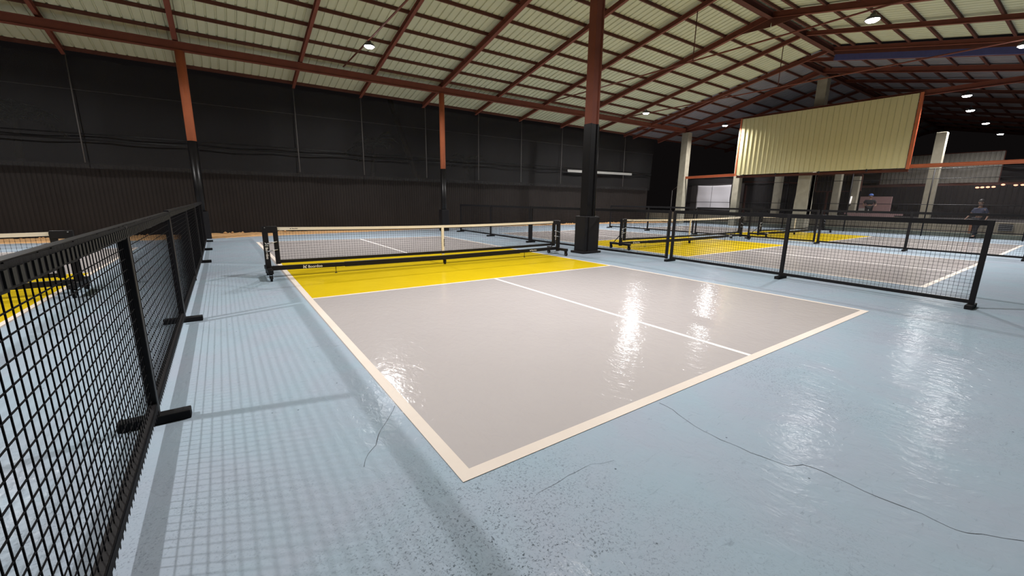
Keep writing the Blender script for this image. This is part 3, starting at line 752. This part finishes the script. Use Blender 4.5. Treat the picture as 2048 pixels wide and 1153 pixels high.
# bent pipe frame left of the tall pillar
mb = MB(); mb.path([(26.9, 17.35, .0), (26.9, 17.35, 2.3), (26.9, 16.3, 3.0)], .022, 8)
tag(mb.build('bent_pipe', PIPE), 'bent thin pipe frame left of the tall concrete pillar', 'pipe')
# white tarpaulin
e = empty('tarpaulin', (27.955, 14.75, .98), 'white tarpaulin sheet hung right of the tall concrete pillar', 'tarpaulin')
m_ = MB(); nx, nz = 24, 14
for j in range(nz+1):
    for i in range(nx+1):
        u = i/nx; v = j/nz; m_.v.append((.03*math.sin(u*9+v*3)*(1-v*.3)+.015*math.sin(v*11), 1.24-2.48*u+.03*math.sin(v*3), 1.66*v-.06*u*(1-v)+.03*math.sin(u*math.pi)*(-1)*v))
m_.sm = True
for j in range(nz):
    for i in range(nx): k = j*(nx+1)+i; m_.face((k, k+1, k+nx+2, k+nx+1))
o = m_.build('sheet', TARP, e); so = o.modifiers.new('thick', 'SOLIDIFY'); so.thickness = .006
m_ = MB(); m_.tube((-.04, .12, .0), (-.04, .10, 1.66), .008, 6); m_.build('seam', BLACKP, e)
m_ = MB(); m_.tube((.02, 1.3, 1.70), (.02, -1.3, 1.68), .015, 8); m_.build('hanging_wire', PIPE, e)
mb = MB(); mb.box(28.02, 28.08, 12.7, 16.5, -.02, 2.75)
tag(mb.build('dark_screen', DKWALL), 'black sheet screen standing behind the white tarpaulin', 'screen')
# back building
XB = 46.0
mb = MB(); corr(mb, (XB, 24, 0), (0, -1, 0), (0, 0, -.02), (0, 0, 3.3), 36, .3, .04)
struct(mb.build('wall_far', DKWALL), 'dark sheet wall at the far end beyond the second hall', 'wall')
def gpanel(x, y0, y1, z0, z1, label, m=GCLAD):
    e = empty('cladding_sheet', (x, y0, z0), label, 'panel')
    m_ = MB(); corr(m_, (0, 0, 0), (0, -1, 0), (0, 0, 0), (0, 0, z1-z0), y0-y1, .22, .035); m_.build('sheets', m, e)
    m_ = MB(); m_.beam((.05, 0, 0), (.05, y1-y0, 0), .08, .10); m_.beam((.05, 0, z1-z0), (.05, y1-y0, z1-z0), .08, .10); m_.beam((.05, 0, 0), (.05, 0, z1-z0), .08, .1); m_.beam((.05, y1-y0, 0), (.05, y1-y0, z1-z0), .08, .1)
    m_.build('frame', REDD, e); return e
gpanel(39.93, 8.7, 2.85, 2.94, 4.85, 'distant grey ribbed panel right of the cream panel, above the warm bulbs')
gpanel(33.22, 10.4, 7.95, 2.3, 3.3, 'black ribbed panel hanging under the right end of the cream panel', DKWALL)
mb = MB(); mb.ibeam((39.9, 12, 2.78), (39.9, -6, 2.93), .1, .16)
tag(mb.build('girt', REDD), 'distant dark red beam carrying the grey ribbed panel', 'beam')
for y in (11.9, -5.9): mb = MB(); mb.box(39.85, 39.97, y-.06, y+.06, .55, 2.72); tag(mb.build('beam_post', REDD), 'dark post under the '+('left' if y > 0 else 'right')+' end of the distant red beam', 'post')
for y in (15.8, 9.8): mb = MB(); mb.box(34.54, 34.66, y-.06, y+.06, .55, 2.85); tag(mb.build('beam_post', REDD), 'dark post under the '+('left' if y > 12 else 'right')+' end of the dusty red beam behind the pillars', 'post')
mb = MB(); mb.ibeam((34.6, 16, 3.15), (34.6, 9.6, 2.85), .1, .12)
tag(mb.build('girt', REDD), 'thin dusty red beam behind the pillars under the cream panel', 'beam')
for i, (y, z) in enumerate(((3.68, 2.64), (3.46, 2.65), (3.22, 2.66), (2.98, 2.67), (2.60, 2.80), (2.08, 2.76), (1.80, 2.77))):
    e = empty('warm_bulb', (39.9, y, z-.02), f'orange glowing bulb under the distant beam, {["leftmost","second from left","third from left","fourth from left","fifth from left, set apart","sixth from left","rightmost"][i]}', 'bulb', 'warm bulbs under the distant beam')
    bpy_me = bmesh.new(); bmesh.ops.create_uvsphere(bpy_me, u_segments=14, v_segments=8, radius=.075); me = bpy.data.meshes.new('globe'); bpy_me.to_mesh(me); bpy_me.free()
    me.materials.append(WARM); o = bpy.data.objects.new('globe', me); COL.objects.link(o); o.parent = e; o.scale = (1, 1.25, .75)
    m_ = MB(); m_.tube((0, 0, .03), (0, 0, 2.83-z), .015, 6); m_.build('socket', BLACK, e)
mb = MB(); mb.box(34.0, 34.1, 6.45, 8.05, .55, 1.95)
tag(mb.build('pink_sheet', PINKB), 'faded pink sheet leaning in the dark right of the pillars', 'sheet')
mb = MB(); mb.box(33.5, 33.7, 7.40, 7.9, .55, 1.2)
tag(mb.build('pale_box', mat('pale_card', (.34, .32, .30), .8)), 'pale square box below the faded pink sheet', 'box')
e = empty('tube_light', (32.74, 8.20, 1.45), 'short upright white tube light beside the grey pillar', 'light')
m_ = MB(); m_.tube((0, 0, 0), (0, -.03, .50), .045, 10); m_.build('tube', BULB, e)
m_ = MB(); m_.box(-.03, .07, -.05, .05, -.05, 0); m_.build('socket', BLACK, e)
# timber stacked against the low wall
for k, (y0, y1, z) in enumerate(((6.9, 4.5, .78), (6.6, 4.7, .86), (6.8, 4.4, .94))):
    mb = MB(); mb.box(27.36, 27.52, y1, y0, z-.045, z+.035)
    tag(mb.build('timber_plank', TAN if k == 0 else PINKB), ['tan plank lying on the low wall at the bottom of its stack', 'pinkish plank in the middle of the stack on the low wall', 'pinkish plank topmost of the stack on the low wall'][k], 'plank')
for y, lab in ((1.95, 'short orange stained post before the low wall beside the person'), ):
    mb = MB(); mb.box(27.22, 27.30, y-.05, y+.05, .2, .7); tag(mb.build('rusty_post', mat('rusty', (.33, .14, .07), .8, noise=.3)), lab, 'post')
mb = MB(); mb.box(25.28, 25.40, 15.88, 16.0, 2.82, 3.02); mb.box(25.3, 25.38, 15.84, 15.88, 2.88, 2.96)
tag(mb.build('junction_box', BLACK), 'small black box on the side of the tall concrete pillar', 'box')

# ------------------------------------------------------------------ people
def person(loc, rz, label, joints, radii, edges, shirt, hair, extra=None):
    e = empty('person', loc, label, 'person', rz=rz)
    me = bpy.data.meshes.new('body'); me.from_pydata(joints, edges, [])
    o = bpy.data.objects.new('body', me); COL.objects.link(o); o.parent = e; me.materials.append(SKIN)
    md = o.modifiers.new('skin', 'SKIN'); ss = o.modifiers.new('sub', 'SUBSURF'); ss.levels = 2; ss.render_levels = 2
    for k, v in enumerate(me.skin_vertices[0].data if me.skin_vertices else []): v.radius = radii[k]
    if not me.skin_vertices:
        me.skin_vertices.new() if hasattr(me.skin_vertices, 'new') else None
    return e, o
def skin_mesh(name, joints, edges, radii, m, parent, root=0, lv=2):
    bm = bmesh.new(); ly = bm.verts.layers.skin.verify(); vs = []
    for k, p in enumerate(joints):
        v = bm.verts.new(p); v[ly].radius = radii[k] if isinstance(radii[k], tuple) else (radii[k], radii[k]); v[ly].use_root = (k == root); vs.append(v)
    for a, b in edges: bm.edges.new((vs[a], vs[b]))
    me = bpy.data.meshes.new(name); bm.to_mesh(me); bm.free(); me.materials.append(m)
    o = bpy.data.objects.new(name, me); COL.objects.link(o); o.parent = parent
    md = o.modifiers.new('skin', 'SKIN'); md.use_smooth_shade = True
    s = o.modifiers.new('sub', 'SUBSURF'); s.levels = lv; s.render_levels = lv
    return o
def ell(name, c, r, m, parent, cut=None):
    bm = bmesh.new(); bmesh.ops.create_uvsphere(bm, u_segments=18, v_segments=12, radius=1)
    for v in bm.verts: v.co = Vector((v.co.x*r[0], v.co.y*r[1], v.co.z*r[2]))
    if cut is not None: bmesh.ops.delete(bm, geom=[v for v in bm.verts if v.co.z < cut*r[2]], context='VERTS')
    for f in bm.faces: f.smooth = True
    bm.transform(Matrix.Translation(c)); me = bpy.data.meshes.new(name); bm.to_mesh(me); bm.free(); me.materials.append(m)
    o = bpy.data.objects.new(name, me); COL.objects.link(o); o.parent = parent; return o
def figure(loc, rz, label, pose, shirt, trousers, cap=None):
    """pose dict: hip, chest, neck, head, then l/r knee, foot, elbow, hand; local +x is forward"""
    e = empty('person', loc, label, 'person', rz=rz); P = pose
    J = [P['hip'], P['chest'], P['neck'], P['head']]; R = [(.085, .10), (.085, .115), .052, (.085, .075)]; E = [(0, 1), (1, 2), (2, 3)]
    J.append(tuple(Vector(P['head'])+Vector((.005, 0, .10)))); R.append((.075, .07)); E.append((3, 4))
    J.append(tuple(Vector(P['head'])+Vector((.095, 0, -.015)))); R.append((.018, .016)); E.append((3, 5))   # nose
    for s, sg in (('l', 1), ('r', -1)):
        k = len(J); hx = Vector(P['hip']); ch = Vector(P['chest'])
        J += [tuple(hx+Vector((0, sg*.095, -.05))), P[s+'knee'], P[s+'ankle'], P[s+'toe']]; R += [.070, .050, .036, .035]; E += [(0, k), (k, k+1), (k+1, k+2), (k+2, k+3)]
        k = len(J); J += [tuple(ch+Vector((0, sg*.19, .06))), P[s+'elbow'], P[s+'wrist'], P[s+'hand']]; R += [.042, .036, .028, (.036, .020)]; E += [(1, k), (k, k+1), (k+1, k+2), (k+2, k+3)]
        hd = Vector(P[s+'hand']); dr = (hd-Vector(P[s+'wrist'])).normalized(); b = len(J)-1
        for f in range(4):
            a = Vector((.012*(f-1.5)*1.3, 0, 0)); L = (.075, .085, .08, .062)[f]
            J += [tuple(hd+dr*.035+a), tuple(hd+dr*(.035+L*.6)+a*1.2+Vector((.006, 0, 0))), tuple(hd+dr*(.035+L)+a*1.1+Vector((.018, 0, 0)))]; R += [.009, .0085, .007]
            q = len(J); E += [(b, q-3), (q-3, q-2), (q-2, q-1)]
        J += [tuple(hd+Vector((.035, 0, 0))-dr*.01), tuple(hd+Vector((.05, 0, 0))+dr*.035)]; R += [.010, .008]; q = len(J); E += [(b, q-2), (q-2, q-1)]
    body = skin_mesh('body', J, E, R, SKIN, e)
    # shirt and trousers follow the body
    ch = Vector(P['chest']); hp = Vector(P['hip'])
    JS = [tuple(hp+Vector((0, 0, .03))), P['chest'], tuple(ch+Vector((0, 0, .12)))]; RS = [(.135, .165), (.135, .185), (.08, .10)]; ES = [(0, 1), (1, 2)]
    for s, sg in (('l', 1), ('r', -1)):
        k = len(JS); sh = ch+Vector((0, sg*.19, .06)); el = Vector(P[s+'elbow']); JS += [tuple(sh), tuple(sh+(el-sh)*.75)]; RS += [.072, .062]; ES += [(1, k), (k, k+1)]
    skin_mesh('shirt', JS, ES, RS, shirt, e)
    JT = [tuple(hp+Vector((0, 0, .02)))]; RT = [(.13, .16)]; ET = []
    for s, sg in (('l', 1), ('r', -1)):
        k = len(JT); kn = Vector(P[s+'knee']); an = Vector(P[s+'ankle']); JT += [tuple(hp+Vector((0, sg*.095, -.07))), tuple(kn), tuple(kn+(an-kn)*.93)]; RT += [.105, .078, .06]; ET += [(0, k), (k, k+1), (k+1, k+2)]
    skin_mesh('trousers', JT, ET, RT, trousers, e)
    hd = Vector(P['head'])
    ell('hair', hd+Vector((-.018, 0, .055)), (.112, .098, .12), HAIR, e, -.15)
    for sg in (1, -1):
        ell('ear', hd+Vector((0, sg*.088, .02)), (.02, .012, .032), SKIN, e); ell('eye', hd+Vector((.088, sg*.034, .035)), (.008, .012, .008), WHITE, e)
        k = Vector(P[('l' if sg > 0 else 'r')+'toe']); ell('shoe', Vector((k.x-.07, k.y, .045)), (.14, .05, .045), RUBB, e)
    ell('mouth', hd+Vector((.088, 0, -.05)), (.006, .026, .006), mat('lips', (.25, .08, .07), .6), e)
    if cap:
        ell('cap', hd+Vector((-.005, 0, .075)), (.122, .112, .11), cap, e, 0.0)
    return e
figure((26.85, 1.72, 0), math.radians(150), 'person in navy shirt and dark trousers walking before the low wall at right',
       dict(hip=(0, 0, .90), chest=(.03, 0, 1.22), neck=(.04, 0, 1.42), head=(.06, 0, 1.55), lknee=(.14, .10, .50), lankle=(.20, .11, .09), ltoe=(.33, .11, .04),
            rknee=(-.02, -.10, .50), rankle=(-.22, -.11, .12), rtoe=(-.10, -.11, .05), lelbow=(-.10, .27, 1.05), lwrist=(.02, .29, .85), lhand=(.05, .29, .78),
            relbow=(.10, -.27, 1.05), rwrist=(.24, -.27, .90), rhand=(.29, -.26, .84)), NAVY, TROU)
figure((30.9, 6.70, .55), math.radians(200), 'person with a blue cap standing in the dark before the pink sheet',
       dict(hip=(0, 0, .80), chest=(.01, 0, 1.05), neck=(.01, 0, 1.22), head=(.03, 0, 1.34), lknee=(.03, .10, .44), lankle=(0, .11, .09), ltoe=(.13, .12, .04),
            rknee=(.03, -.10, .44), rankle=(0, -.11, .09), rtoe=(.13, -.12, .04), lelbow=(.02, .30, .90), lwrist=(.16, .26, .80), lhand=(.22, .23, .80),
            relbow=(.02, -.30, .90), rwrist=(.16, -.26, .80), rhand=(.22, -.23, .80)), TROU, TROU, BLUEC)
